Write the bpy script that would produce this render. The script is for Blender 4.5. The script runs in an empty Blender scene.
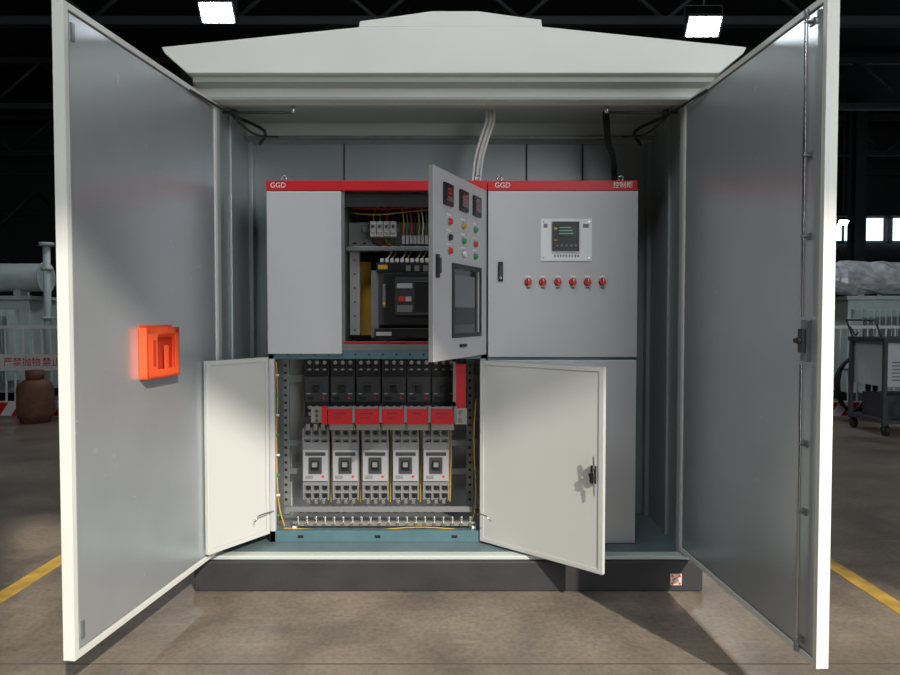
import bpy, bmesh, math, random
from mathutils import Vector, Matrix
random.seed(4)
F=680.0; TH=math.radians(1.8); H=1.345
S,C=math.sin(TH),math.cos(TH)
# survey helpers: metres in a vertical plane at distance Y, from measured photo coordinates
def X(px,Y): return (px-450)*Y/F
def Z(py,Y):
    b=(337.5-py)/F
    return H+Y/(C+b*S)*(-S+b*C)

scene=bpy.context.scene
scene.view_settings.view_transform='Standard'
scene.view_settings.exposure=0.16

# ---------------- materials ----------------
MATS={}
def lin(c):
    return tuple(((v/255)/12.92 if v/255<=0.04045 else (((v/255)+0.055)/1.055)**2.4) for v in c)
def mat(name,rgb,rough=.5,metal=0,emit=0,noise=0,nscale=8,bump=0,bscale=200,trans=0,stretch=None,spec=None,scuff=False,rvar=.2):
    if name in MATS: return MATS[name]
    m=bpy.data.materials.new(name); m.use_nodes=True
    nt=m.node_tree; p=nt.nodes['Principled BSDF']
    c=lin(rgb)
    p.inputs['Base Color'].default_value=(*c,1)
    p.inputs['Roughness'].default_value=rough
    p.inputs['Metallic'].default_value=metal
    if spec is not None: p.inputs['Specular IOR Level'].default_value=spec
    if emit:
        p.inputs['Emission Color'].default_value=(*c,1); p.inputs['Emission Strength'].default_value=emit
    tc=nt.nodes.new('ShaderNodeTexCoord')
    if noise:
        mp=nt.nodes.new('ShaderNodeMapping'); nt.links.new(tc.outputs['Object'],mp.inputs[0])
        if stretch: mp.inputs['Scale'].default_value=stretch
        n=nt.nodes.new('ShaderNodeTexNoise'); n.inputs['Scale'].default_value=nscale; n.inputs['Detail'].default_value=6
        nt.links.new(mp.outputs[0],n.inputs['Vector'])
        r=nt.nodes.new('ShaderNodeValToRGB')
        r.color_ramp.elements[0].position=.3; r.color_ramp.elements[1].position=.7
        r.color_ramp.elements[0].color=(*[v*(1-noise) for v in c],1)
        r.color_ramp.elements[1].color=(*[min(1,v*(1+noise)) for v in c],1)
        nt.links.new(n.outputs['Fac'],r.inputs['Fac']); out=r.outputs['Color']
        if scuff:
            n3=nt.nodes.new('ShaderNodeTexNoise'); n3.inputs['Scale'].default_value=16; n3.inputs['Detail'].default_value=2; n3.inputs['Distortion'].default_value=1.0
            nt.links.new(tc.outputs['Object'],n3.inputs['Vector'])
            r3=nt.nodes.new('ShaderNodeValToRGB'); r3.color_ramp.elements[0].position=.73; r3.color_ramp.elements[1].position=.78
            r3.color_ramp.elements[1].color=(.4,.4,.4,1)
            mx=nt.nodes.new('ShaderNodeMixRGB'); mx.inputs[2].default_value=(.85,.87,.89,1)
            nt.links.new(n3.outputs['Fac'],r3.inputs['Fac']); nt.links.new(r3.outputs[0],mx.inputs[0]); nt.links.new(out,mx.inputs[1]); out=mx.outputs[0]
        nt.links.new(out,p.inputs['Base Color'])
        mr=nt.nodes.new('ShaderNodeMapRange'); mr.inputs['To Min'].default_value=rough*(1-rvar); mr.inputs['To Max'].default_value=min(1,rough*(1+rvar))
        nt.links.new(n.outputs['Fac'],mr.inputs['Value']); nt.links.new(mr.outputs[0],p.inputs['Roughness'])
    if bump:
        n2=nt.nodes.new('ShaderNodeTexNoise'); n2.inputs['Scale'].default_value=bscale
        nt.links.new(tc.outputs['Object'],n2.inputs['Vector'])
        bm=nt.nodes.new('ShaderNodeBump'); bm.inputs['Strength'].default_value=bump; bm.inputs['Distance'].default_value=.002
        nt.links.new(n2.outputs['Fac'],bm.inputs['Height']); nt.links.new(bm.outputs[0],p.inputs['Normal'])
    MATS[name]=m; return m
paint=mat('paint_white',(216,219,214),.42,noise=.03,nscale=3)
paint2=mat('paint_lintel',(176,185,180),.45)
galv=mat('galvanised_door',(190,197,202),.30,.58,noise=.035,nscale=4,scuff=True,rvar=.06)
galvw=mat('galvanised_wall',(162,171,173),.40,.4,noise=.04,nscale=3,rvar=.08)
zinc=mat('zinc_plate',(140,145,146),.38,.6,noise=.12,nscale=20)
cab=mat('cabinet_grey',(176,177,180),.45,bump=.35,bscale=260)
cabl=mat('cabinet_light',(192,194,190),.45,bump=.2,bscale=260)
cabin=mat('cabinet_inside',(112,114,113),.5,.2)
teal=mat('frame_teal',(74,104,112),.45,.1,noise=.08)
red=mat('strip_red',(186,18,28),.4)
busred=mat('busbar_red',(172,26,34),.35)
black=mat('black_plastic',(24,25,28),.4)
dgrey=mat('dark_grey_plastic',(52,54,58),.45)
mgrey=mat('mid_grey_plastic',(108,110,112),.45)
tgrey=mat('terminal_grey',(116,118,120),.45)
fgrey=mat('breaker_face_grey',(146,148,152),.45)
lgrey=mat('light_grey_plastic',(162,164,164),.45)
white=mat('white_plastic',(216,216,213),.4)
chrome=mat('chrome',(190,190,190),.25,1)
copper=mat('tinned_bar',(150,148,140),.4,.6)
yellow=mat('yellow_plastic',(190,150,45),.45)
green=mat('green_plastic',(40,140,80),.4)
bred=mat('button_red',(205,40,32),.4)
orange=mat('holder_orange',(240,92,46),.55)
orange2=mat('holder_orange_dark',(190,54,24),.6)
glass=mat('window_glass',(40,44,50),.06,0,spec=.9)
paneb=mat('window_view_pale',(104,110,116),.35,.2)
lcd=mat('lcd_screen',(40,58,58),.2)
lcdg=mat('lcd_text',(110,150,125),.4,emit=.1)
charc=mat('plinth_charcoal',(42,42,45),.7,noise=.18,nscale=6,bump=.3,bscale=60)
gasket=mat('gasket_black',(44,46,46),.7)
wallm=mat('hall_wall',(46,49,52),.7,noise=.1,nscale=.6)
roofm=mat('hall_roof',(24,26,29),.8)
steel=mat('hall_steel',(54,57,60),.6)
trans_g=mat('transformer_paint',(176,192,190),.45,noise=.06)
film=mat('wrapping_film',(176,180,184),.22,bump=1.0,bscale=6,noise=.3,nscale=9)
rust=mat('rusty_cylinder',(104,70,54),.7,noise=.3,nscale=12)
fencew=mat('fence_white',(206,208,208),.5)
rubber=mat('rubber_black',(24,24,26),.6)
lamp_e=mat('lamp_led',(240,248,255),.4,emit=30)
win_e=mat('window_daylight',(200,222,242),.3,emit=1.8)
yline=mat('floor_yellow',(176,142,60),.6,noise=.25,nscale=12)

def floor_mat():
    m=bpy.data.materials.new('floor_concrete'); m.use_nodes=True; nt=m.node_tree; p=nt.nodes['Principled BSDF']
    tc=nt.nodes.new('ShaderNodeTexCoord')
    n=nt.nodes.new('ShaderNodeTexNoise'); n.inputs['Scale'].default_value=1.6; n.inputs['Detail'].default_value=10; n.inputs['Roughness'].default_value=.65; n.inputs['Distortion'].default_value=.4
    n2=nt.nodes.new('ShaderNodeTexNoise'); n2.inputs['Scale'].default_value=45; n2.inputs['Detail'].default_value=5
    nt.links.new(tc.outputs['Object'],n.inputs['Vector']); nt.links.new(tc.outputs['Object'],n2.inputs['Vector'])
    r=nt.nodes.new('ShaderNodeValToRGB'); r.color_ramp.elements[0].position=.36; r.color_ramp.elements[1].position=.66
    r.color_ramp.elements[0].color=(*lin((104,96,88)),1); r.color_ramp.elements[1].color=(*lin((146,134,119)),1)
    mx=nt.nodes.new('ShaderNodeMixRGB'); mx.blend_type='MULTIPLY'; mx.inputs[0].default_value=.5
    r2=nt.nodes.new('ShaderNodeValToRGB'); r2.color_ramp.elements[0].position=.3; r2.color_ramp.elements[1].position=.6; r2.color_ramp.elements[0].color=(.4,.4,.4,1)
    nt.links.new(n2.outputs['Fac'],r2.inputs['Fac'])
    nt.links.new(n.outputs['Fac'],r.inputs['Fac']); nt.links.new(r.outputs[0],mx.inputs[1]); nt.links.new(r2.outputs[0],mx.inputs[2])
    # pale scuffs
    mp=nt.nodes.new('ShaderNodeMapping'); mp.inputs['Scale'].default_value=(2,9,1); mp.inputs['Rotation'].default_value=(0,0,.5)
    n3=nt.nodes.new('ShaderNodeTexNoise'); n3.inputs['Scale'].default_value=2.4; n3.inputs['Detail'].default_value=4
    nt.links.new(tc.outputs['Object'],mp.inputs[0]); nt.links.new(mp.outputs[0],n3.inputs['Vector'])
    r3=nt.nodes.new('ShaderNodeValToRGB'); r3.color_ramp.elements[0].position=.60; r3.color_ramp.elements[1].position=.74; r3.color_ramp.elements[1].color=(.25,.25,.25,1)
    nt.links.new(n3.outputs['Fac'],r3.inputs['Fac'])
    mx2=nt.nodes.new('ShaderNodeMixRGB'); mx2.inputs[2].default_value=(*lin((168,156,140)),1)
    nt.links.new(r3.outputs[0],mx2.inputs[0]); nt.links.new(mx.outputs[0],mx2.inputs[1])
    nt.links.new(mx2.outputs[0],p.inputs['Base Color'])
    mr=nt.nodes.new('ShaderNodeMapRange'); mr.inputs['To Min'].default_value=.2; mr.inputs['To Max'].default_value=.46
    nt.links.new(n.outputs['Fac'],mr.inputs['Value']); nt.links.new(mr.outputs[0],p.inputs['Roughness'])
    b=nt.nodes.new('ShaderNodeBump'); b.inputs['Strength'].default_value=.12; b.inputs['Distance'].default_value=.002
    nt.links.new(n2.outputs['Fac'],b.inputs['Height']); nt.links.new(b.outputs[0],p.inputs['Normal'])
    return m
floorm=floor_mat()

# ---------------- builders ----------------
def empty(name,loc=(0,0,0)):
    e=bpy.data.objects.new(name,None); e.empty_display_size=.2; e.location=loc
    scene.collection.objects.link(e); return e
class B:
    def __init__(s,name,parent=None,M=None,bevel=0,smooth=False):
        s.n=name; s.p=parent; s.M=M or Matrix.Identity(4); s.bm=bmesh.new(); s.ms=[]; s.bev=bevel
    def mi(s,m):
        if m not in s.ms: s.ms.append(m)
        return s.ms.index(m)
    def box(s,x0,x1,y0,y1,z0,z1,m):
        co=[(x0,y0,z0),(x1,y0,z0),(x1,y1,z0),(x0,y1,z0),(x0,y0,z1),(x1,y0,z1),(x1,y1,z1),(x0,y1,z1)]
        v=[s.bm.verts.new(s.M@Vector(c)) for c in co]; k=s.mi(m)
        for f in [(0,1,2,3),(4,5,6,7),(0,1,5,4),(1,2,6,5),(2,3,7,6),(3,0,4,7)]:
            s.bm.faces.new([v[i] for i in f]).material_index=k
    def cb(s,cx,cy,cz,w,d,h,m): s.box(cx-w/2,cx+w/2,cy-d/2,cy+d/2,cz-h/2,cz+h/2,m)
    def prism(s,pts,y0,y1,m):
        k=s.mi(m)
        a=[s.bm.verts.new(s.M@Vector((x,y0,z))) for x,z in pts]; b=[s.bm.verts.new(s.M@Vector((x,y1,z))) for x,z in pts]
        s.bm.faces.new(a).material_index=k; s.bm.faces.new(b).material_index=k
        n=len(pts)
        for i in range(n):
            s.bm.faces.new([a[i],a[(i+1)%n],b[(i+1)%n],b[i]]).material_index=k
    def cyl(s,p0,p1,r,m,seg=14,r2=None):
        p0,p1=Vector(p0),Vector(p1); d=(p1-p0).normalized()
        u=d.orthogonal().normalized(); w=d.cross(u); k=s.mi(m); r2=r if r2 is None else r2
        A=[];Bv=[]
        for i in range(seg):
            t=2*math.pi*i/seg; o=u*math.cos(t)+w*math.sin(t)
            A.append(s.bm.verts.new(s.M@(p0+o*r))); Bv.append(s.bm.verts.new(s.M@(p1+o*r2)))
        s.bm.faces.new(A).material_index=k; s.bm.faces.new(Bv).material_index=k
        for i in range(seg):
            f=s.bm.faces.new([A[i],A[(i+1)%seg],Bv[(i+1)%seg],Bv[i]]); f.material_index=k; f.smooth=True
    def tube(s,pts,r,m,seg=8,closed=False,sub=4):
        P=[Vector(p) for p in pts]
        if sub>1 and len(P)>2:
            Q=[];n=len(P)
            rng=range(n if closed else n-1)
            for i in rng:
                g=(lambda j:P[j%n]) if closed else (lambda j:P[max(0,min(n-1,j))])
                a,b,c,d=g(i-1),g(i),g(i+1),g(i+2)
                for q in range(sub):
                    t=q/sub
                    Q.append(.5*((2*b)+(c-a)*t+(2*a-5*b+4*c-d)*t*t+(3*b-a-3*c+d)*t**3))
            if not closed: Q.append(P[-1])
            P=Q
        k=s.mi(m); rings=[]; n=len(P); u=None
        for i in range(n):
            if closed: d=(P[(i+1)%n]-P[i-1])
            else: d=P[min(n-1,i+1)]-P[max(0,i-1)]
            d.normalize()
            u=d.orthogonal() if u is None else u-d*u.dot(d)
            if u.length<1e-5: u=d.orthogonal()
            u.normalize(); w=d.cross(u)
            rings.append([s.bm.verts.new(s.M@(P[i]+(u*math.cos(2*math.pi*j/seg)+w*math.sin(2*math.pi*j/seg))*r)) for j in range(seg)])
        for i in range(n if closed else n-1):
            a,b=rings[i],rings[(i+1)%n]
            for j in range(seg):
                f=s.bm.faces.new([a[j],a[(j+1)%seg],b[(j+1)%seg],b[j]]); f.material_index=k; f.smooth=True
        if not closed:
            s.bm.faces.new(rings[0]).material_index=k; s.bm.faces.new(rings[-1]).material_index=k
    def lathe(s,prof,c,m,seg=24):
        k=s.mi(m); rings=[]
        for r,z in prof:
            rings.append([s.bm.verts.new(s.M@Vector((c[0]+r*math.cos(2*math.pi*j/seg),c[1]+r*math.sin(2*math.pi*j/seg),c[2]+z))) for j in range(seg)])
        for a,b in zip(rings,rings[1:]):
            for j in range(seg):
                f=s.bm.faces.new([a[j],a[(j+1)%seg],b[(j+1)%seg],b[j]]); f.material_index=k; f.smooth=True
        s.bm.faces.new(rings[0]).material_index=k; s.bm.faces.new(rings[-1]).material_index=k
    def done(s):
        bmesh.ops.recalc_face_normals(s.bm,faces=s.bm.faces)
        me=bpy.data.meshes.new(s.n); s.bm.to_mesh(me); s.bm.free()
        for m in s.ms: me.materials.append(m)
        o=bpy.data.objects.new(s.n,me); scene.collection.objects.link(o)
        if s.p: o.parent=s.p
        if s.bev:
            md=o.modifiers.new('bev','BEVEL'); md.width=s.bev; md.segments=2; md.limit_method='ANGLE'; md.angle_limit=math.radians(50)
        return o
def text(name,body,loc,size,m,parent=None,rot=(math.pi/2,0,0),M=None,ext=.0006,align='CENTER'):
    c=bpy.data.curves.new(name,'FONT'); c.body=body; c.size=size; c.align_x=align; c.align_y='CENTER'; c.extrude=ext
    c.materials.append(m); o=bpy.data.objects.new(name,c); scene.collection.objects.link(o)
    if M is not None: o.matrix_world=M
    else: o.location=loc; o.rotation_euler=rot
    if parent: 
        o.parent=parent
    return o
def frame(hx,hy,fx,fy,side):
    """local (u,n,z) frame of a swung door; side=+1/-1 picks the visible face normal"""
    u=Vector((fx-hx,fy-hy,0)); w=u.length; u.normalize(); n=Vector((-u.y,u.x,0))*side
    M=Matrix(((u.x,n.x,0,hx),(u.y,n.y,0,hy),(0,0,1,0),(0,0,0,1)))
    return M,w

# ---------------- hall ----------------
b=B('floor'); b.box(-20,20,-6,24,-.1,0,floorm); b.done()
b=B('trim_1'); b.box(-20,20,2.585,2.593,0,.001,mat('joint_filler',(84,78,72),.8)); b.done()
b=B('wall_back'); b.box(-20,20,24,24.2,0,8,wallm)
for z in (1.2,2.6,3.4,4.9,6.3): b.box(-20,20,23.85,24,z-.05,z+.05,steel)
b.done()
for nm,x in (('wall_left',-20),('wall_right',20)):
    b=B(nm); b.box(x-.1,x+.1,-6,24,0,8,wallm)
    for z in (1.2,2.6,4.9,6.3): b.box(x-.2 if x>0 else x+.1,x-.1 if x>0 else x+.2,-6,24,z-.05,z+.05,steel)
    b.done()
# unseen front wall behind the camera, its doorway sized and placed to shape the sunlight
ox0,ox1,oz=2.9,7.4,7.8
b=B('wall_front'); b.box(-20,ox0,-6.2,-6,0,8,wallm); b.box(ox1,20,-6.2,-6,0,8,wallm); b.box(ox0,ox1,-6.2,-6,oz,8,wallm); b.done()
b=B('ceiling'); b.box(-20,20,-6.2,24.2,8,8.15,roofm); b.done()
for i,y in enumerate((7.5,12.5,17.5,22.5)):
    b=B('roof_truss')
    b.box(-19.9,19.9,y-.08,y+.08,7.75,7.9,steel); b.box(-19.9,19.9,y-.08,y+.08,6.6,6.75,steel)
    x=-19.5; up=True
    while x<19:
        z0,z1=(6.7,7.8) if up else (7.8,6.7)
        b.cyl((x,y,z0),(x+1.3,y,z1),.045,steel,8); x+=1.3; up=not up
    b.done()
for x in (-11.5,-6.2,7.2,12.8,):
    b=B('steel_column'); 
    y=21.5 if abs(x)>10 else 16.5
    b.box(x-.18,x+.18,y-.2,y-.17,0,7.7,steel); b.box(x-.18,x+.18,y+.17,y+.2,0,7.7,steel); b.box(x-.012,x+.012,y-.17,y+.17,0,7.7,steel); b.box(x-.25,x+.25,y-.25,y+.25,0,.03,steel); b.done()
b=B('wall_bracing')
for x0 in (-18,-14.2):
    b.cyl((x0,23.7,2.4),(x0+3.6,23.7,5.6),.05,steel,8); b.cyl((x0,23.6,5.6),(x0+3.6,23.6,2.4),.05,steel,8)
b.done()
for i,x0 in enumerate((12.9,15.3)):
    b=B('window_%d'%(i+1)); 
    b.box(x0,x0+2.2,23.72,23.8,3.95,4.75,win_e)
    for k in range(4): b.box(x0+k*.72-.03,x0+k*.72+.05,23.68,23.86,3.9,4.8,fencew)
    b.box(x0-.03,x0+2.22,23.68,23.86,3.88,3.96,fencew); b.box(x0-.03,x0+2.22,23.68,23.86,4.74,4.82,fencew); b.done()
for x in (-2.15,2.07):
    b=B('floor_marking_line'); b.box(x-.045,x+.045,-3,12,0,.002,yline); b.done()

def flood(px,py,Y,s=1):
    x,z=X(px,Y),Z(py,Y)
    e=empty('high_bay_lamp',(0,0,0))
    b=B('housing',e,bevel=.01)
    M=Matrix.Translation((x,Y,z))@Matrix.Rotation(math.radians(38),4,'X'); b.M=M
    b.box(-.27*s,.27*s,-.03,.08,-.16*s,.16*s,dgrey); 
    for k in range(9): b.box(-.24*s+k*.058*s,-.225*s+k*.058*s,.08,.14,-.14*s,.14*s,dgrey)
    for i in range(4):
        for j in range(2):
            b.box((-.24+i*.121)*s,(-.24+i*.121+.108)*s,-.04,-.03,(-.14+j*.145)*s,(-.14+j*.145+.13)*s,lamp_e)
    b.M=Matrix.Identity(4)
    b.tube([(x-.28*s,Y,z),(x-.28*s,Y,z+.3),(x+.28*s,Y,z+.3),(x+.28*s,Y,z)],.012,steel,sub=1)
    b.cyl((x,Y,z+.3),(x,Y,8),.02,steel)
    b.done()
flood(221,12,10.3); flood(700,26,10.3)
flood(841,222,21,.6)

# ---------------- kiosk ----------------
K=empty('substation_kiosk')
Y0=3.35; zb=.176; zt=Z(102,Y0); xo=1.14
b=B('plinth',K,bevel=.008)
b.box(-1.25,1.235,3.28,4.2,0,.15,charc); b.done()
b=B('earth_terminal',K); x=X(679,3.27); z=Z(580,3.27)
b.cb(x,3.277,z,.055,.006,.055,mat('label_pink',(216,180,170),.5)); b.cyl((x,3.274,z),(x,3.262,z),.012,copper); 
for a in (-.018,.018):
    for c in (-.018,.018): b.cyl((x+a,3.275,z+c),(x+a,3.27,z+c),.005,bred,8)
b.done()
b=B('base_frame',K,bevel=.004)
b.box(-1.22,1.22,3.3,3.36,.15,.170,paint2); b.box(-1.18,1.18,3.36,4.08,.15,.170,mat('kiosk_floor_plate',(104,122,126),.4,.3,noise=.12))
b.done()
b=B('body_shell',K,bevel=.003)
zc=2.5
b.box(-1.22,-1.17,Y0+.02,4.1,.15,zc+.05,galvw); b.box(1.17,1.22,Y0+.02,4.1,.15,zc+.05,galvw)
b.box(-1.17,1.17,4.03,4.1,.15,zc+.05,galvw); b.box(-1.17,1.17,Y0+.02,4.03,zc,zc+.05,galvw)
for x in (-.62,.45,.78): b.box(x-.004,x+.004,4.02,4.03,.17,zc,dgrey)
for s in (-1,1):
    b.box(min(s*1.14,s*1.22),max(s*1.14,s*1.22),Y0,Y0+.05,.15,zt,paint2)
    b.box(min(s*1.145,s*1.17),max(s*1.145,s*1.17),3.97,4.03,.17,zc,galvw)
    b.box(min(s*1.155,s*1.17),max(s*1.155,s*1.17),3.62,3.66,.17,zc,galvw)
b.box(-1.245,1.245,Y0-.02,Y0+.05,zt,Z(78,Y0),paint)
b.box(-1.245,1.245,Y0-.035,Y0-.02,zt,zt+.014,paint2)
b.box(-1.2,1.2,Y0+.05,Y0+.09,zt-.0,zt+.05,paint2)
b.box(-1.17,1.17,3.93,4.03,Z(140,3.93),Z(123,3.93),paint2)
b.box(-1.17,1.17,3.9,3.93,Z(140,3.93),Z(137,3.93),zinc)
b.done()
Yr=3.2
b=B('roof',K,bevel=.003)
def R(px,py): return (X(px,Yr),Z(py,Yr))
b.prism([R(165,47),R(168,53),R(190,73),R(716,73),R(740,53),R(743,47),R(541,26.5),R(360,27)],Yr,4.35,paint)
b.prism([R(360,27.2),R(361,21),R(384,18),R(432,11),R(478,11),R(520,17),R(540,19.5),R(541,27.2)],Yr,4.35,paint)
b.box(X(192,Yr),X(715,Yr),Yr+.04,4.3,Z(79,Yr),Z(73.2,Yr),paint2)
b.done()
def bigdoor(name,fx,fy,hx,side,rod=False):
    M,w=frame(hx,Y0,fx,fy,side)
    e=empty(name); e.parent=K
    z0,z1=zb+.004,zt-.006
    b=B('leaf',e,M,bevel=.003)
    t=.042
    b.box(0,w,-t,-.014,z0,z1,paint)
    r=.022
    b.box(0,r,-.014,0,z0,z1,paint); b.box(w-r,w,-.014,0,z0,z1,paint)
    b.box(r,w-r,-.014,0,z0,z0+r,paint); b.box(r,w-r,-.014,0,z1-r,z1,paint)
    g=.007
    b.box(r,w-r,-.014,-.0125,z0+r,z1-r,gasket)
    b.done()
    b=B('inner_skin',e,M,bevel=.002)
    b.box(r+g,w-r-g,-.0124,-.004,z0+r+g,z1-r-g,galv)
    for z in (z0+.25,z0+1.1,z1-.25): b.cyl((-.012,-.02,z-.05),(-.012,-.02,z+.05),.011,chrome)
    b.done()
    if rod:
        b=B('locking_rod',e,M,bevel=.002)
        u=w-.085
        zh=Z(340,2.35)
        b.cyl((u,.018,z0+.04),(u,.018,zh-.08),.006,chrome); b.cyl((u,.018,zh+.08),(u,.018,z1-.04),.006,chrome)
        b.box(u-.016,u+.022,-.004,.012,zh-.07,zh+.07,zinc)
        b.box(u-.010,u+.016,.012,.026,zh-.04,zh+.04,dgrey)
        b.cyl((u,.02,zh),(u,.034,zh),.012,dgrey); b.box(u-.02,u+.008,.03,.036,zh-.008,zh+.008,black)
        for z in (z0+.06,z0+.5,zh-.35,zh+.35,z1-.5,z1-.06):
            b.box(u-.014,u+.014,-.004,.001,z-.012,z+.012,zinc); b.box(u-.008,u+.008,0,.024,z-.004,z+.004,zinc)
        b.cyl((u,.018,z0+.02),(u,.018,z0+.05),.009,zinc); b.cyl((u,.018,z1-.05),(u,.018,z1-.02),.009,zinc)
        b.done()
    else:
        b=B('lock_keeper',e,M)
        b.box(w-.05,w-.035,-.004,.004,z1-.12,z1-.06,zinc); b.box(w-.05,w-.035,-.004,.004,z0+.06,z0+.12,zinc); b.done()
    return M,w,e
ML,wl,eL=bigdoor('door_leaf_left',X(69,2.26),2.26,-1.138,+1)
MR,wr,eR=bigdoor('door_leaf_right',X(822,2.21),2.21,1.138,-1,rod=True)
b=B('door_stays',K)
for s,M_,w_ in ((-1,ML,wl),(1,MR,wr)):
    zz=zt-.035
    a=M_@Vector((.28,.01,zz)); c=Vector((s*1.10,3.5,zz+.01)); d=Vector((s*.75,3.45,zz+.02))
    b.tube([a,(a+c)/2+Vector((0,0,0)),c],.006,dgrey,sub=1)
    b.tube([c,Vector((s*1.0,3.7,zz-.01)),Vector((s*1.08,3.9,zz-.03))],.009,black)
    b.tube([c+Vector((0,0,-.01)),Vector((s*1.03,3.62,zz-.05)),Vector((s*.94,3.75,zz-.03))],.006,dgrey)
    b.cyl(c,c+Vector((0,0,.03)),.018,dgrey)
    b.tube([(s*1.13,3.42,zt-.03),(s*.78,3.42,zt-.03)],.007,dgrey,sub=1)
    b.cyl((s*.78,3.42,zt-.035),(s*.78,3.42,zt),.012,chrome)
b.done()
# cables entering from the top
b=B('white_cable_bundle',K)
for k in range(5):
    o=.0125*k; dy=(.0,.012,-.004,.010,.002)[k]
    b.tube([(X(484,3.6)+o*.8,3.72+dy,zc),(X(487,3.6)+o*.8,3.66+dy,Z(118,3.66)),(X(480,3.6)+o*.8,3.64+dy,Z(140,3.64)),(X(475,3.6)+o*.8,3.66+dy,Z(160,3.66)),(X(472,3.6)+o*.8,3.66+dy,Z(181,3.5)+.002)],.0075,white,10)
b.done()
b=B('black_cable_bundle',K)
for k in range(4):
    o=.008*k
    b.tube([(X(607,3.6)+o,3.72,zc),(X(606,3.6)+o,3.68,Z(120,3.68)),(X(609,3.6)+o,3.7,Z(142,3.7)),(X(616,3.6)+o*.7,3.72,Z(160,3.72)),(X(617,3.6)+o,3.72,Z(181,3.5)+.002)],.0065,rubber,8)
b.done()
# document holder on left door
D=empty('document_holder')
def s_on_left(px):
    best=min(range(2001),key=lambda i:abs(450+F*(ML@Vector((wl*i/2000,0,0))).x/(ML@Vector((wl*i/2000,0,0))).y-px))
    return wl*best/2000
u1=s_on_left(139);u0=s_on_left(172); um=(u0+u1)/2; Ym=(ML@Vector((um,0,0))).y
za,zz_=Z(377,Ym),Z(325,Ym)
b=B('pocket',D,ML,bevel=.003)
n0=-.0038; nf=.034
b.box(u0,u1,n0,n0+.004,za,zz_,orange)
b.box(u0,u1,n0+.004,nf,za,za+.01,orange); b.box(u0,u0+.008,n0,nf,za,zz_-.01,orange); b.box(u1-.008,u1,n0,nf,za,zz_-.01,orange)
uw=u1-u0
b.box(u0,u1,nf-.004,nf,za,za+.035,orange)
b.box(u0,u0+uw*.14,nf-.004,nf,za+.035,zz_-.01,orange); b.box(u1-uw*.30,u1,nf-.004,nf,za+.035,zz_-.01,orange)
b.box(u0,u1,nf-.004,nf,zz_-.035,zz_-.01,orange)
b.box(u0+uw*.36,u0+uw*.48,nf-.004,nf,za+.035,za+.13,orange)
b.box(u0+.008,u1-.008,n0+.004,n0+.008,za+.01,zz_-.05,orange2)
b.box(u1-uw*.24,u1-uw*.16,nf,nf+.002,za+.05,zz_-.06,orange2)
b.done()

# ---------------- switchgear cabinets ----------------
Yc=3.5; Yb=3.96
xl,xm,xr=X(268,Yc),X(487,Yc),X(636,Yc)
z0=.171; ztop=Z(181,Yc); zs=Z(191,Yc); zmid1=Z(350,Yc); zmid0=Z(359,Yc); zbase=Z(531,Yc)
A=empty('switchgear_cabinet')
b=B('frame',A,bevel=.003)
b.box(xl,xm-.002,Yc-.015,Yc+.02,zs,ztop,red)
pt=.03
for x0,x1 in ((xl,xl+pt),(xm-pt-.002,xm-.002)):
    b.box(x0,x1,Yc,Yc+.03,z0,zs,cab)
    b.box(x0,x1,Yb-.03,Yb,z0,ztop,cab)
b.box(xl,xm-.002,Yc,Yc+.04,zmid0,zmid1,teal)
b.box(xl,xm-.002,Yc,Yc+.04,z0,zbase,teal)
for k in range(16):
    x=xl+.03+k*.07; b.cyl((x,Yc-.001,(zmid0+zmid1)/2),(x,Yc+.002,(zmid0+zmid1)/2),.006,black,8)
for k in range(3): b.cb(xl+.16+k*.4,Yc,(z0+zbase)/2,.03,.004,.015,black)
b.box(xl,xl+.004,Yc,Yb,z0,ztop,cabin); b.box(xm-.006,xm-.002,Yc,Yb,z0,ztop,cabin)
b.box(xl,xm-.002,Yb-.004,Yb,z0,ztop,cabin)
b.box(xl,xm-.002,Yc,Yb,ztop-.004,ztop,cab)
b.box(xl+.004,xm-.006,Yc+.04,Yb-.005,zmid0+.01,zmid0+.016,zinc)
b.box(xl+.004,xm-.006,Yc+.04,Yb-.005,z0+.05,z0+.056,zinc)
b.done()
text('label_type_left','GGD',(X(280,Yc),Yc-.018,(zs+ztop)/2),.036,white,A)
def eye(P,x):
    b=B('lifting_eye',P); 
    b.cyl((x,Yc+.05,ztop),(x,Yc+.05,ztop+.012),.012,chrome)
    b.tube([(x+.013*math.cos(t),Yc+.05,ztop+.023+.013*math.sin(t)) for t in [i*math.pi/5 for i in range(10)]],.004,chrome,closed=True,sub=1); b.done()
eye(A,X(283,Yc)); eye(A,X(478,Yc))
def lock(b,x,y,z,s=1,h=.1):
    b.box(x-.013,x+.013,y-.008,y,z-h/2,z+h/2,black); b.box(x-.008,x+.008,y-.016,y-.008,z-h*.35,z+h*.3,dgrey); b.cyl((x,y-.016,z-h*.33),(x,y-.02,z-h*.33),.006,chrome)
b=B('upper_narrow_door',A,bevel=.005); b.box(xl+.002,X(342.5,Yc),Yc-.022,Yc-.002,zmid1-.02,zs-.004,cab); b.done()
xi0=X(343,Yc)
I=B('upper_compartment',A,bevel=.001)
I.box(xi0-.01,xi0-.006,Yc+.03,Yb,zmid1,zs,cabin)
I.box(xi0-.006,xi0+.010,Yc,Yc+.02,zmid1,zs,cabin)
I.box(xl,xm,Yc+.06,Yc+.065,Z(205,Yc),zs,dgrey)  # dark sheet standing in for the shadow at the compartment top
Yp=3.7
I.box(xi0,xm-.03,Yp+.02,Yp+.024,Z(249,Yp),Z(222,Yp),cabin)
I.box(xi0,xm-.03,Yp-.08,Yp+.02,Z(252,Yp),Z(248,Yp),zinc)
I.box(xi0,xm-.03,Yb-.02,Yb-.01,Z(330,Yb),Z(205,Yb),dgrey)
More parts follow.
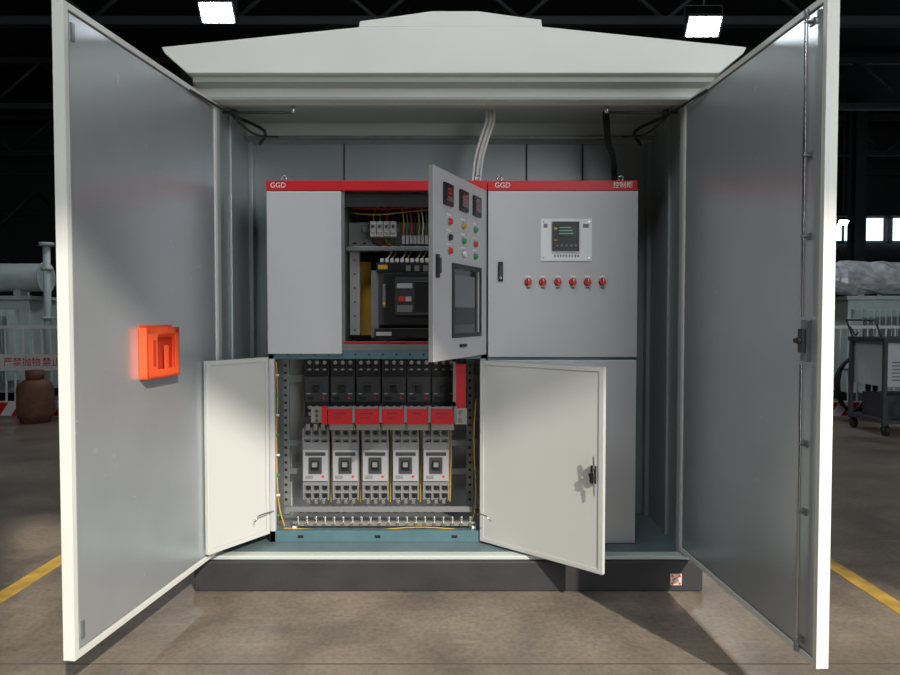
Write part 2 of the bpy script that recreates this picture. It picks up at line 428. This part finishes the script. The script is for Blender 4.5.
I.box(X(363,Yp),X(400,Yp),Yp+.0,Yp+.012,Z(232,Yp),Z(227,Yp),zinc)
for k in range(10): I.cb(xi0+.03+k*.055,Yp+.018,Z(243,Yp),.02,.004,.008,black)
for k in range(4):
    x=X(374.5+k*6.6,Yp); zc_=Z(230,Yp)
    I.cb(x,Yp-.02,zc_,.032,.06,.08,white); I.cb(x,Yp-.055,zc_,.024,.02,.045,lgrey); I.cb(x,Yp-.067,zc_+.01,.014,.006,.015,dgrey)
    I.tube([(x,Yp-.02,zc_+.035),(x,Yp,zc_+.09),(x+.03,Yp+.05,zc_+.15)],.005,[yellow,green,bred,black][k],6)
    I.tube([(x,Yp-.02,zc_-.035),(x,Yp-.01,zc_-.07),(x+.1,Yp+.05,zc_-.11)],.004,[black,bred,yellow,green][k],6)
cols=[yellow,green,bred,black,yellow,white,green,bred]
for k in range(8):
    x=X(404+k*3.8,Yp)
    I.cb(x,Yp-.01,Z(240,Yp),.016,.04,.05,lgrey)
    I.tube([(x,Yp-.03,Z(236,Yp)),(x+.004,Yp-.05,Z(225,Yp)),(x-.01,Yp-.02,Z(205,Yp))],.0042,cols[k],6)
I.tube([(xi0+.02,Yp,Z(213,Yp)),(X(380,Yp),Yp-.05,Z(216,Yp)),(X(410,Yp),Yp-.05,Z(213,Yp)),(X(450,Yp),Yp-.03,Z(209,Yp))],.004,yellow,6)
I.tube([(xi0+.02,Yp,Z(208,Yp)),(X(390,Yp),Yp-.05,Z(210,Yp)),(X(450,Yp),Yp-.03,Z(206,Yp))],.005,bred,6)
Ya=3.58
for k in range(11):
    x=X(382+k*5,Ya)
    I.cb(x,Ya+.03,Z(260,Ya),.018,.04,.02,white)
    I.tube([(x,Ya+.03,Z(258,Ya)),(x+.01,Ya+.07,Z(254,Ya)),(x+.02,Yp-.05,Z(250,Ya))],.003,[black,white,yellow][k%3],6)
for k,m_ in enumerate((yellow,green,busred)):
    x=X(366+k*30,3.8); I.box(x-.03,x+.03,3.8,3.81,Z(335,3.8),Z(262,3.8),m_)
I.box(X(350,3.7),X(360,3.7),3.7,3.72,Z(335,3.7),Z(250,3.7),lgrey)
for z in range(6): I.cb(X(355,3.7),3.695,Z(330-z*14,3.7),.012,.004,.012,mgrey)
I.box(xi0,xm-.03,Yc+.005,Yc+.012,zmid1,Z(344,Yc),cabin)
I.box(xi0,xm-.03,Yc,Yc+.006,Z(343,Yc),Z(341.5,Yc),busred)
I.box(xi0,xm-.03,Yc+.012,3.85,Z(344,Yc)-.002,Z(344,Yc)+.002,zinc)
for k in range(5): I.cb(X(352+k*18,Yc),Yc+.03,Z(342,Yc),.03,.01,.01,black)
I.done()
b=B('air_circuit_breaker',A,bevel=.004)
ax0,ax1=X(377,Ya),X(452,Ya); az0,az1=Z(334,Ya),Z(263,Ya); cx=(ax0+ax1)/2
b.box(ax0+.01,ax1-.01,Ya,Ya+.2,az0,az1,black)
b.box(ax0-.03,ax0+.012,Ya+.0,Ya+.1,az0-.02,az1-.04,mgrey); b.box(ax1-.012,ax1+.03,Ya,Ya+.1,az0-.02,az1-.04,mgrey)
b.box(ax0,ax1,Ya-.03,Ya,az1-.05,az1,black); b.box(ax0+.01,ax1-.01,Ya-.02,Ya,az0+.05,az1-.05,dgrey)
fx0,fx1=X(396,Ya),X(434,Ya)
b.box(fx0-.06,fx1+.02,Ya-.05,Ya-.02,az0+.06,az1-.055,black)
b.box(fx0,fx1,Ya-.062,Ya-.05,az0+.1,az1-.08,dgrey)
b.box(fx0+.1,fx1-.01,Ya-.068,Ya-.06,az0+.12,az1-.1,black)
b.box(fx0+.01,fx0+.09,Ya-.067,Ya-.06,az1-.135,az1-.11,lgrey)
b.box(fx0+.02,fx0+.05,Ya-.07,Ya-.06,az0+.17,az0+.195,bred); b.box(fx0+.055,fx0+.085,Ya-.07,Ya-.06,az0+.17,az0+.195,lgrey)
b.box(fx0+.01,fx0+.09,Ya-.066,Ya-.06,az0+.115,az0+.15,mgrey)
b.box(ax0+.01,ax0+.06,Ya-.033,Ya-.03,az1-.035,az1-.012,yellow)
b.box(ax0+.035,ax0+.05,Ya-.053,Ya-.05,az0+.14,az0+.26,mgrey); b.cyl((ax0+.042,Ya-.055,az0+.16),(ax0+.042,Ya-.05,az0+.16),.008,yellow)
b.box(ax0-.01,ax1+.01,Ya-.04,Ya+.1,az0-.02,az0+.03,black)
b.box(ax0-.0,ax0+.08,Ya-.043,Ya-.04,az0-.008,az0+.012,lgrey)
for k in range(8):
    if k>2: b.box(ax0+.02+k*.045,ax0+.045+k*.045,Ya-.032,Ya-.03,az1-.045,az1-.015,mgrey)
b.done()
# instrument door (open)
hx,hy=xm-.004,Yc-.02
MD,wd=frame(hx,hy,X(433,2.87),2.87,+1)
if (MD.col[1].xyz).dot(Vector((-hx,-hy,0)))<0: MD,wd=frame(hx,hy,X(433,2.87),2.87,-1)
dz0,dz1=zmid1-.02,zs-.004
b=B('instrument_door',A,MD,bevel=.004)
def py_on(s,py): return Z(py,(MD@Vector((wd*s,0,0))).y)
ws0,ws1=.16,.66; wz0,wz1=py_on(.5,333),py_on(.5,269)
ua,ub=wd*ws0,wd*ws1
b.box(0,ua,-.02,0,dz0,dz1,cab); b.box(ub,wd,-.02,0,dz0,dz1,cab)
b.box(ua,ub,-.02,0,dz0,wz0,cab); b.box(ua,ub,-.02,0,wz1,dz1,cab)
b.box(ua-.02,ub+.02,0,.006,wz1,wz1+.02,black); b.box(ua-.02,ub+.02,0,.006,wz0-.02,wz0,black)
b.box(ua-.02,ua,0,.006,wz0,wz1,black); b.box(ub,ub+.02,0,.006,wz0,wz1,black)
b.box(ua,ub,-.012,-.008,wz0,wz1,glass)
b.box(ua+.05,ub-.03,-.008,-.004,wz0+.04,wz1-.03,paneb)  # pale panel on the opaque glass, imitating the bright interior seen through it
b.box(ua+.05,ub-.03,-.004,-.002,wz0+.04,wz0+.12,dgrey)
b.box(wd-.004,wd,-.02,.0005,dz0,dz1,cabl)
led=mat('led_digit',(150,40,40),.4,emit=.15)
for s in (.23,.49,.77):
    z=py_on(.5,200)-.005; u=wd*s
    b.box(u-.048,u+.048,0,.012,z-.048,z+.048,black); b.box(u-.036,u+.036,.012,.014,z-.03,z+.036,glass)
    for q in range(3): b.box(u-.02,u+.02,.014,.0145,z+.020-q*.018,z+.027-q*.018,led)
for s,m_ in ((.26,green),(.49,yellow),(.74,bred)):
    for r_,py in ((0,226),(1,241),(2,254)):
        u=wd*s; z=py_on(.5,py)
        mm=[m_,{green:bred,yellow:green,bred:black}[m_],{green:green,yellow:white,bred:bred}[m_]][r_]
        b.cyl((u,0,z),(u,.006,z),.018,chrome); b.cyl((u,.006,z),(u,.016,z),.013,mm)
        b.box(u-.022,u+.022,0,.002,z+.026,z+.034,white)
u=wd*.94; z=py_on(.94,266); b.box(u-.013,u+.013,0,.01,z-.05,z+.05,black); b.box(u-.008,u+.008,.01,.02,z-.03,z+.035,dgrey)
b.box(wd*.45,wd*.55,0,.012,dz0+.05,dz0+.065,black)
b.done()
b=B('door_edge_trim',A,MD); b.box(0,wd,-.021,-.016,dz0,dz0+.012,cab); b.done()

def leaf(name,hx,hy,fx,fy,za,zb_,P,lockp=None):
    M,w=frame(hx,hy,fx,fy,1)
    if M.col[1].xyz.dot(Vector((-hx,-hy,0)))<0: M,w=frame(hx,hy,fx,fy,-1)
    b=B(name,P,M,bevel=.003)
    b.box(0,w,-.022,-.019,za,zb_,cabl)
    r=.022
    b.box(0,w,-.019,0,za,za+.003,cabl);b.box(0,w,-.019,0,zb_-.003,zb_,cabl);b.box(0,.003,-.019,0,za,zb_,cabl);b.box(w-.003,w,-.019,0,za,zb_,cabl)
    b.box(.003,r,-.003,0,za,zb_,cabl);b.box(w-r,w-.003,-.003,0,za,zb_,cabl);b.box(r,w-r,-.003,0,za,za+r,cabl);b.box(r,w-r,-.003,0,zb_-r,zb_,cabl)
    b.box(r-.001,w-r+.001,-.019,-.004,za+r-.001,zb_-r+.001,cabl)
    if lockp:
        zl=(za+zb_)/2-.02; u=w-.045
        b.box(u-.012,u+.012,0,.012,zl-.04,zl+.04,black); b.cyl((u,.01,zl),(u,.03,zl),.012,dgrey); b.box(u-.006,u+.014,.022,.03,zl-.03,zl+.01,black)
        b.tube([(u+.012,.02,zl+.03),(u+.012,.03,zl+.09),(u+.012,.02,zl-.09),(u+.012,.02,zl-.04)],.003,chrome,6)
    b.done(); return M,w
lz0,lz1=Z(540,Yc),Z(360,Yc)
leaf('lower_narrow_door',xl+.004,Yc-.01,X(206,3.17),3.17,Z(533,Yc),Z(357,Yc),A)
MQ,wq=leaf('lower_wide_door',X(480,Yc),Yc-.012,X(604,3.02),3.02,lz0,lz1,A,True)
b=B('door_stay_wires',A)
b.tube([(X(254,3.36),3.36,Z(522,3.36)),(X(257,3.38),3.38,Z(516,3.38)),(X(272,3.5),3.5,Z(511,3.5))],.0035,chrome,6)
b.tube([(X(478,3.5),3.49,Z(513,3.5)),(X(486,3.4),3.4,Z(516,3.4)),(X(492,3.36),3.40,Z(524,3.36))],.0035,chrome,6)
b.done()
Ym=3.72
b=B('lower_compartment',A,bevel=.001)
for px,w_ in ((285,10),(470,9)):
    x=X(px,3.8); b.box(x-.02,x+.02,3.8,3.82,z0+.06,zmid0,zinc)
    for k in range(22): b.cb(x,3.799,z0+.1+k*.042,.014,.003,.014,black)
b.box(X(270,3.9),X(480,3.9),3.9,3.905,z0+.06,zmid0,lgrey)
for py in (446,475): b.box(xl+.03,xm-.04,Ym+.09,Ym+.11,Z(py+3,Ym),Z(py-3,Ym),zinc)
b.box(xl+.03,xm-.04,Ym+.09,Ym+.11,Z(384,Ym),Z(376,Ym),zinc)
b.box(xl+.06,xm-.07,3.58,3.6,Z(512,3.58),Z(507,3.58),mgrey)
yb=3.54
b.box(X(291,yb),X(476,yb),yb,yb+.03,Z(526,yb),Z(522,yb),copper)
for k in range(20):
    x=X(296+k*9.2,yb); b.cyl((x,yb+.015,Z(524,yb)),(x,yb+.015,Z(517,yb)),.009,chrome,8); b.cyl((x,yb-.008,Z(524,yb)),(x,yb,Z(524,yb)),.011,chrome,6)
for s in (293,474): b.box(X(s-2,yb),X(s+2,yb),yb,yb+.03,z0+.05,Z(524,yb),white)
yw=3.56
b.tube([(X(276,yw),yw,Z(362,yw)),(X(277,yw),yw,Z(400,yw)),(X(275,yw),yw+.01,Z(440,yw)),(X(277,yw),yw,Z(500,yw)),(X(283,yw),yw,Z(526,yw))],.004,yellow,6)
b.tube([(X(476,yw),yw,Z(400,yw)),(X(474,yw),yw,Z(440,yw)),(X(476,yw),yw,Z(500,yw)),(X(470,yw),yw,Z(528,yw))],.003,yellow,6)
for k in range(8): b.cb(X(277,yw),yw,Z(375+k*20,yw),.018,.014,.01,green if k%2 else white)
b.tube([(X(283,yw),yw-.02,Z(527,yw)),(X(360,yw),yw-.02,Z(529,yw)),(X(420,yw),yw-.02,Z(526,yw)),(X(470,yw),yw-.02,Z(529,yw))],.003,yellow,6)
b.done()
def mccb(b,cx,yf,za,zb_,w,bod,face,term,dots=None,e=.22):
    h=zb_-za
    b.box(cx-w/2,cx+w/2,yf,yf+.09,za+h*.2,zb_-h*.2,bod)
    b.box(cx-w/2+.004,cx+w/2-.004,yf-.012,yf,za+h*.27,zb_-h*.30,face)
    b.box(cx-w*.24,cx+w*.24,yf-.02,yf-.012,za+h*.38,za+h*.60,dgrey)
    b.box(cx-w*.15,cx+w*.15,yf-.022,yf-.019,za+h*.42,za+h*.56,black)
    b.box(cx-w*.09,cx+w*.09,yf-.045,yf-.02,za+h*.48,za+h*.54,term)
    b.box(cx-w*.38,cx+w*.38,yf-.0135,yf-.012,za+h*.62,za+h*.67,dgrey)
    b.box(cx-w*.38,cx-w*.1,yf-.0135,yf-.012,za+h*.30,za+h*.35,bod)
    b.cyl((cx+w*.28,yf-.015,za+h*.335),(cx+w*.28,yf-.011,za+h*.335),w*.05,bred,8)
    for e0,e1 in ((za,za+h*e),(zb_-h*(e+.05),zb_)):
        b.box(cx-w/2+.002,cx+w/2-.002,yf+.012,yf+.08,e0,e1,term)
        for k in range(4):
            x=cx-w/2+.005+k*(w-.01)/3; b.box(x-.004,x+.004,yf-.004,yf+.012,e0,e1,term)
        b.box(cx-w/2,cx+w/2,yf-.002,yf+.012,(e0+e1)/2-.006,(e0+e1)/2+.006,term)
        for k in range(3):
            x=cx+(k-1)*w*.31
            b.cyl((x,yf+.012,e0+(e1-e0)*.25),(x,yf+.006,e0+(e1-e0)*.25),w*.09,dots or dgrey,8)
            b.cyl((x,yf+.012,e0+(e1-e0)*.75),(x,yf+.006,e0+(e1-e0)*.75),w*.09,dots or dgrey,8)
b=B('outgoing_breakers',A,bevel=.0015)
for px in (315,345,375,405.5,436): mccb(b,X(px,Ym),Ym,Z(500,Ym),Z(428,Ym),.146,tgrey,fgrey,tgrey,black)
b.done()
b=B('incoming_breakers',A,bevel=.0015)
for px in (315.5,341.5,367.5,393.5,418.5,443.5): 
    mccb(b,X(px,Ym),Ym+.03,Z(418,Ym),Z(359,Ym),.134,black,dgrey,black,lgrey)
    b.cb(X(px,Ym),Ym+.017,Z(394,Ym),.11,.004,.006,lgrey)
b.done()
b=B('breaker_links',A,bevel=.001)
for px in (315,345,375,405.5,436):
    for k in range(3):
        x=X(px,Ym)+(k-1)*.042; b.box(x-.01,x+.01,Ym-.01,Ym+.03,Z(430,Ym),Z(424,Ym),copper)
        b.box(x-.008,x+.008,Ym-.004,Ym+.02,Z(500,Ym)-.02,Z(500,Ym),copper)
for px in (330,360,390,420.5,450.5):
    x=X(px,Ym)
    b.tube([(x,Ym+.02,Z(425,Ym)),(x+.003,Ym+.03,Z(450,Ym)),(x-.003,Ym+.02,Z(503,Ym))],.0035,yellow,6)
b.done()
b=B('red_busbars',A,bevel=.003)
yr=3.6
b.box(X(310,yr),X(466,yr),yr+.01,yr+.02,Z(423,yr),Z(407,yr),copper)
for k in range(3): b.cyl((X(316,yr),yr,Z(411+k*5,yr)),(X(316,yr),yr+.01,Z(411+k*5,yr)),.008,dgrey,8)
xs=[(328,352),(355,379),(382,404),(407,428),(431,454)]
for a,c in xs:
    b.box(X(a,yr),X(c,yr),yr-.012,yr+.03,Z(424,yr),Z(409,yr),busred)
    b.box(X(a+5,yr),X(c-6,yr),yr-.0125,yr-.012,Z(414,yr),Z(412.5,yr),dgrey)
    b.box(X(a+5,yr),X(c-10,yr),yr-.0125,yr-.012,Z(418,yr),Z(417,yr),dgrey)
    b.box(X(c,yr)+.001,X(c+3,yr)-.001,yr-.014,yr+.03,Z(422,yr),Z(406,yr),mgrey)
    b.box(X(a,yr),X(c,yr),yr+.03,yr+.06,Z(431,yr),Z(424,yr),copper)
b.box(X(322,yr),X(327,yr),yr-.014,yr+.03,Z(424,yr),Z(406,yr),busred)
b.box(X(456,yr),X(466,yr),yr-.005,yr+.02,Z(412,yr),Z(364,yr),busred)
b.box(X(455,yr),X(467,yr),yr-.012,yr-.004,Z(424,yr),Z(408,yr),copper); 
for k in range(2): b.cyl((X(461,yr),yr-.02,Z(412+k*8,yr)),(X(461,yr),yr-.012,Z(412+k*8,yr)),.012,chrome,6)
b.box(X(453,yr),X(456,yr),yr-.004,yr+.04,Z(402,yr),Z(362,yr),mgrey)
b.done()

# right cabinet
G=empty('control_cabinet')
b=B('frame',G,bevel=.003)
b.box(xm+.002,xr,Yc-.015,Yc+.02,zs,ztop,red)
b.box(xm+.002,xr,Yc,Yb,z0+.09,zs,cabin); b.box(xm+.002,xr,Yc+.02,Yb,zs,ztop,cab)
b.box(xm+.002,xr,Yc-.01,Yb,z0,z0+.05,teal); b.box(xm+.002,xr,Yc,Yb,z0+.05,z0+.09,teal)
b.done()
b=B('upper_door',G,bevel=.005); b.box(xm+.004,xr-.001,Yc-.024,Yc-.002,zmid1-.035,zs-.004,cab)
lock(b,X(500,Yc),Yc-.024,Z(272,Yc)); b.done()
b=B('lower_door',G,bevel=.005); b.box(xm+.004,xr-.001,Yc-.024,Yc-.002,Z(542,Yc),zmid1-.05,cab); b.done()
b=B('mid_rail',G); b.box(xm+.004,xr-.001,Yc-.012,Yc-.0,zmid1-.049,zmid1-.036,teal); b.done()
eye(G,X(500,Yc)); eye(G,X(622,Yc))
text('label_type_right','GGD',(X(502,Yc),Yc-.018,(zs+ztop)/2),.036,white,G)
text('label_name','控制柜',(X(621,Yc),Yc-.018,(zs+ztop)/2),.034,white,G)
yf=Yc-.024
b=B('controller',G,bevel=.002)
def pbox(px0,px1,py0,py1,d0,d1,m): b.box(X(px0,yf),X(px1,yf),yf-d1,yf-d0,Z(py1,yf),Z(py0,yf),m)
pbox(540,591,219,261,0,.006,mat('panel_pale',(212,216,218),.4))
for a,c in ((543,222),(588,222),(543,258),(588,258)): b.cyl((X(a,yf),yf-.009,Z(c,yf)),(X(a,yf),yf-.006,Z(c,yf)),.005,chrome,8)
pbox(551.5,578,222,251,.006,.02,black); pbox(556,575,225.5,237,.02,.022,lcd)
for k in range(3): pbox(558,570+k,227.5+k*3,228.6+k*3,.022,.0225,lcdg)
for k in range(5): b.cyl((X(556+k*4.6,yf),yf-.024,Z(246,yf)),(X(556+k*4.6,yf),yf-.02,Z(246,yf)),.006,mgrey,10)
pbox(553,556,228,230,.02,.023,yellow); pbox(553,556,240,241,.02,.023,yellow)
for k in range(9): pbox(553.5+k*2.9,555.2+k*2.9,255.3,256.8,.006,.0066,dgrey)
pbox(582,588,224,228,.006,.0066,mgrey); pbox(543,547,224,228,.006,.0066,mgrey)
b.done()
b=B('selector_switches',G,bevel=.0015)
for px in (528,542.5,557.5,572.5,587,602):
    x=X(px,yf); z=Z(282,yf)
    b.cb(x,yf-.001,z+.028,.026,.002,.009,white); b.cyl((x,yf,z),(x,yf-.008,z),.019,dgrey,16); b.cyl((x,yf-.008,z),(x,yf-.016,z),.016,bred,16); b.cb(x,yf-.022,z,.010,.014,.034,bred)
    b.cb(x,yf-.030,z+.008,.004,.002,.012,white)
    b.cb(x,yf-.001,z-.030,.018,.002,.006,dgrey)
b.done()

# ---------------- background objects ----------------
def fence(x0,x1,Y,words=True):
    e=empty('guard_railing')
    b=B('rails',e)
    zt_=1.22
    b.box(x0,x1,Y-.02,Y+.02,zt_-.04,zt_,fencew); b.box(x0,x1,Y-.015,Y+.015,.18,.21,fencew); b.box(x0,x1,Y-.015,Y+.015,.62,.65,fencew)
    n=int((x1-x0)/.12)
    for i in range(n+1):
        x=x0+(x1-x0)*i/n; b.box(x-.009,x+.009,Y-.009,Y+.009,.2,zt_-.03,fencew)
    m=int((x1-x0)/2)
    for i in range(m+1):
        x=x0+(x1-x0)*i/m; b.box(x-.03,x+.03,Y-.03,Y+.03,0,zt_+.05,fencew); b.box(x-.09,x+.09,Y-.09,Y+.09,0,.012,fencew)
    b.box(x0,x1,Y-.04,Y-.03,.62,.84,fencew) if words else None
    b.box(x0,x1,Y-.04,Y-.03,.02,.2,fencew)
    k=x0
    while k<x1-.25:
        b.prism([(k,.02),(k+.13,.02),(k+.25,.2),(k+.12,.2)],Y-.045,Y-.04,red); k+=.28
    b.done()
    return e
e=fence(-9.2,-2.4,9.05)
for wd_,px in (('严禁抛物',21),('禁止翻越',60),('禁止翻越',-20)): text('sign_text',wd_,(X(px,9.0),9.005,.73),.125,red,e)
fence(2.4,9.2,9.05,False)
g=empty('gas_cylinder'); b=B('bottle',g)
gx,gy=X(34,8.6),8.6
b.lathe([(.17,0),(.17,.05),(.2,.07),(.21,.12),(.21,.42),(.19,.49),(.12,.54),(.05,.56),(.04,.6)],(gx,gy,0),rust)
b.lathe([(.1,.54),(.11,.66),(.1,.66),(.09,.54)],(gx,gy,0),rust); b.cyl((gx,gy,.6),(gx,gy,.65),.02,copper); b.done()
def trafo(x0,x1,Y,covered):
    e=empty('oil_transformer')
    b=B('tank',e,bevel=.01)
    cx=(x0+x1)/2
    b.box(x0+.2,x1-.2,Y,Y+1,.15,1.6,trans_g)
    b.box(x0+.15,x1-.15,Y-.05,Y+1.05,1.6,1.66,trans_g)
    n=int((x1-x0-.5)/.09)
    for i in range(n): b.box(x0+.25+i*.09,x0+.265+i*.09,Y-.28,Y,.35,1.45,trans_g)
    for s in (x0+.3,x1-.4): b.box(s,s+.1,Y-.1,Y+1.1,0,.15,steel)
    m_=film if covered else trans_g
    b.cyl((x0,Y+.1,1.95),(x1,Y+.1,1.95),.22,m_,20)
    b.cyl((x0-.02,Y+.1,1.95),(x0,Y+.1,1.95),.25,m_,20); b.cyl((x1,Y+.1,1.95),(x1+.02,Y+.1,1.95),.25,m_,20)
    for x in (x0+.4,x1-.4): b.box(x-.05,x+.05,Y,Y+.2,1.6,1.8,trans_g)
    for k in range(3):
        x=cx-.5+k*.5; b.lathe([(.07,0),(.05,.06),(.08,.1),(.05,.15),(.08,.2),(.05,.25),(.07,.3),(.03,.35),(.015,.5)],(x,Y+.6,1.66),white,14)
    b.done()
    if covered:
        b=B('wrapping',e)
        rr=random.Random(2); prof=[]
        n=13; seg=18; k=b.mi(film); rings=[]
        for i in range(n):
            x=x0-.12+(x1-x0+.24)*i/(n-1); f=.55 if i in (0,n-1) else 1
            rings.append([b.bm.verts.new((x,Y+.1+math.cos(2*math.pi*j/seg)*.3*f*rr.uniform(.85,1.1),1.93+math.sin(2*math.pi*j/seg)*(.27*f*rr.uniform(.82,1.15)))) for j in range(seg)])
        for a,c in zip(rings,rings[1:]):
            for j in range(seg):
                f=b.bm.faces.new([a[j],a[(j+1)%seg],c[(j+1)%seg],c[j]]); f.material_index=k
        b.bm.faces.new(rings[0]); b.bm.faces.new(rings[-1])
        b.done()
trafo(-8.6,-6.35,10.6,False)
trafo(6.0,8.2,10.6,True)
b=B('pipe_riser'); x=X(48,9.8); b.cyl((x,9.8,0),(x,9.8,2.35),.05,trans_g); b.cyl((x,9.8,1.3),(x,9.8,1.34),.1,trans_g); b.cyl((x,9.8,2.35),(x,9.8,2.4),.1,trans_g);b.cyl((x,9.8,2.0),(x,9.8,2.05),.08,trans_g); b.done()
b=B('cable_coil')
ccx,ccy,ccz=X(861,8.7),8.86,Z(385,8.8)
for k in range(9):
    rx=.17+.012*k*random.random()+.02; rz=.34+.02*random.random(); ox=random.uniform(-.03,.03)
    b.tube([(ccx+ox+rx*math.cos(t),ccy-.01*k+.02*math.sin(3*t+k),ccz+rz*math.sin(t)) for t in [i*math.pi/8 for i in range(16)]],.014,rubber,6,closed=True,sub=2)
b.tube([(ccx,8.965,1.19),(ccx,8.93,1.2),(ccx,8.82,1.1),(ccx,8.76,1.14)],.01,steel,6)
b.done()
e=empty('welding_machine_cart'); b=B('body',e,bevel=.01)
cy=7.6; c0=X(882,cy); 
mw=mat('machine_white',(176,180,184),.5)
b.box(c0+.05,c0+.75,cy,cy+.6,.55,1.05,mw); b.box(c0,c0+.8,cy-.05,cy+.65,1.05,1.1,dgrey)
b.box(c0,c0+.8,cy-.05,cy+.65,.14,.18,steel); b.box(c0+.1,c0+.6,cy+.05,cy+.5,.18,.45,dgrey)
for x in (c0+.02,c0+.76):
    for y in (cy-.03,cy+.6): b.box(x-.015,x+.025,y-.015,y+.025,.12,1.05,steel)
for x in (c0+.06,c0+.74):
    for y in (cy,cy+.6): b.cyl((x-.02,y,.06),(x+.02,y,.06),.06,rubber,14); b.box(x-.03,x+.03,y-.015,y+.015,.06,.14,steel)
for k in range(6): b.box(c0+.12,c0+.35,cy-.004,cy,.62+k*.04,.635+k*.04,mgrey)
b.cyl((c0+.55,cy-.02,.9),(c0+.55,cy,.9),.04,black); b.cyl((c0+.55,cy-.02,.72),(c0+.55,cy,.72),.03,bred)
b.tube([(c0+.5,cy-.02,.7),(c0+.3,cy-.15,.5),(c0+.15,cy-.12,.3),(c0+.3,cy-.08,.2),(c0+.5,cy+.05,.3)],.014,rubber,8)
b.tube([(c0+.0,cy+.0,1.1),(c0-.08,cy,1.3),(c0-.08,cy+.55,1.3),(c0,cy+.55,1.1)],.012,steel,8,sub=1)
b.done()

# ---------------- light ----------------
w=bpy.data.worlds.new('World'); scene.world=w; w.use_nodes=True
bg=w.node_tree.nodes['Background']; bg.inputs[0].default_value=(.82,.9,1,1); bg.inputs[1].default_value=.8
def area(name,loc,rot,sx,sy,e,col):
    l=bpy.data.lights.new(name,'AREA'); l.shape='RECTANGLE'; l.size=sx; l.size_y=sy; l.energy=e; l.color=col
    o=bpy.data.objects.new(name,l); o.location=loc; o.rotation_euler=rot; scene.collection.objects.link(o); return o
area('doorway_daylight',((ox0+ox1)/2,-5.8,3.4),(math.radians(88),0,math.radians(28)),ox1-ox0,6,340,(.98,.99,1))
area('overhead_fill',(-1.4,-1.2,7.8),(math.radians(22),0,math.radians(0)),5,3,360,(.96,.98,1))  # added fill lamp under the closed ceiling, no roof opening modelled
for x,y,z in ((X(221,10.3),10.1,5.7),(X(700,10.3),10.1,5.5)):
    l=bpy.data.lights.new('lamp_light','SPOT'); l.energy=190; l.spot_size=2.2; l.shadow_soft_size=.2; l.color=(.9,.96,1)
    o=bpy.data.objects.new('lamp_light',l); o.location=(x,y,z); o.rotation_euler=(math.radians(-20),0,0); scene.collection.objects.link(o)
l=bpy.data.lights.new('sun','SUN'); l.energy=4.2; l.angle=math.radians(1.0); l.color=(1,.91,.79)
o=bpy.data.objects.new('sun',l); scene.collection.objects.link(o)
d=Vector((-.55,1,-.73)); o.rotation_euler=d.to_track_quat('-Z','Y').to_euler()

cam=bpy.data.cameras.new('camera'); cam.sensor_width=36; cam.lens=36*F/900; cam.clip_end=100
co=bpy.data.objects.new('camera',cam); co.location=(0,0,H); co.rotation_euler=(math.pi/2-TH,0,0)
scene.collection.objects.link(co); scene.camera=co
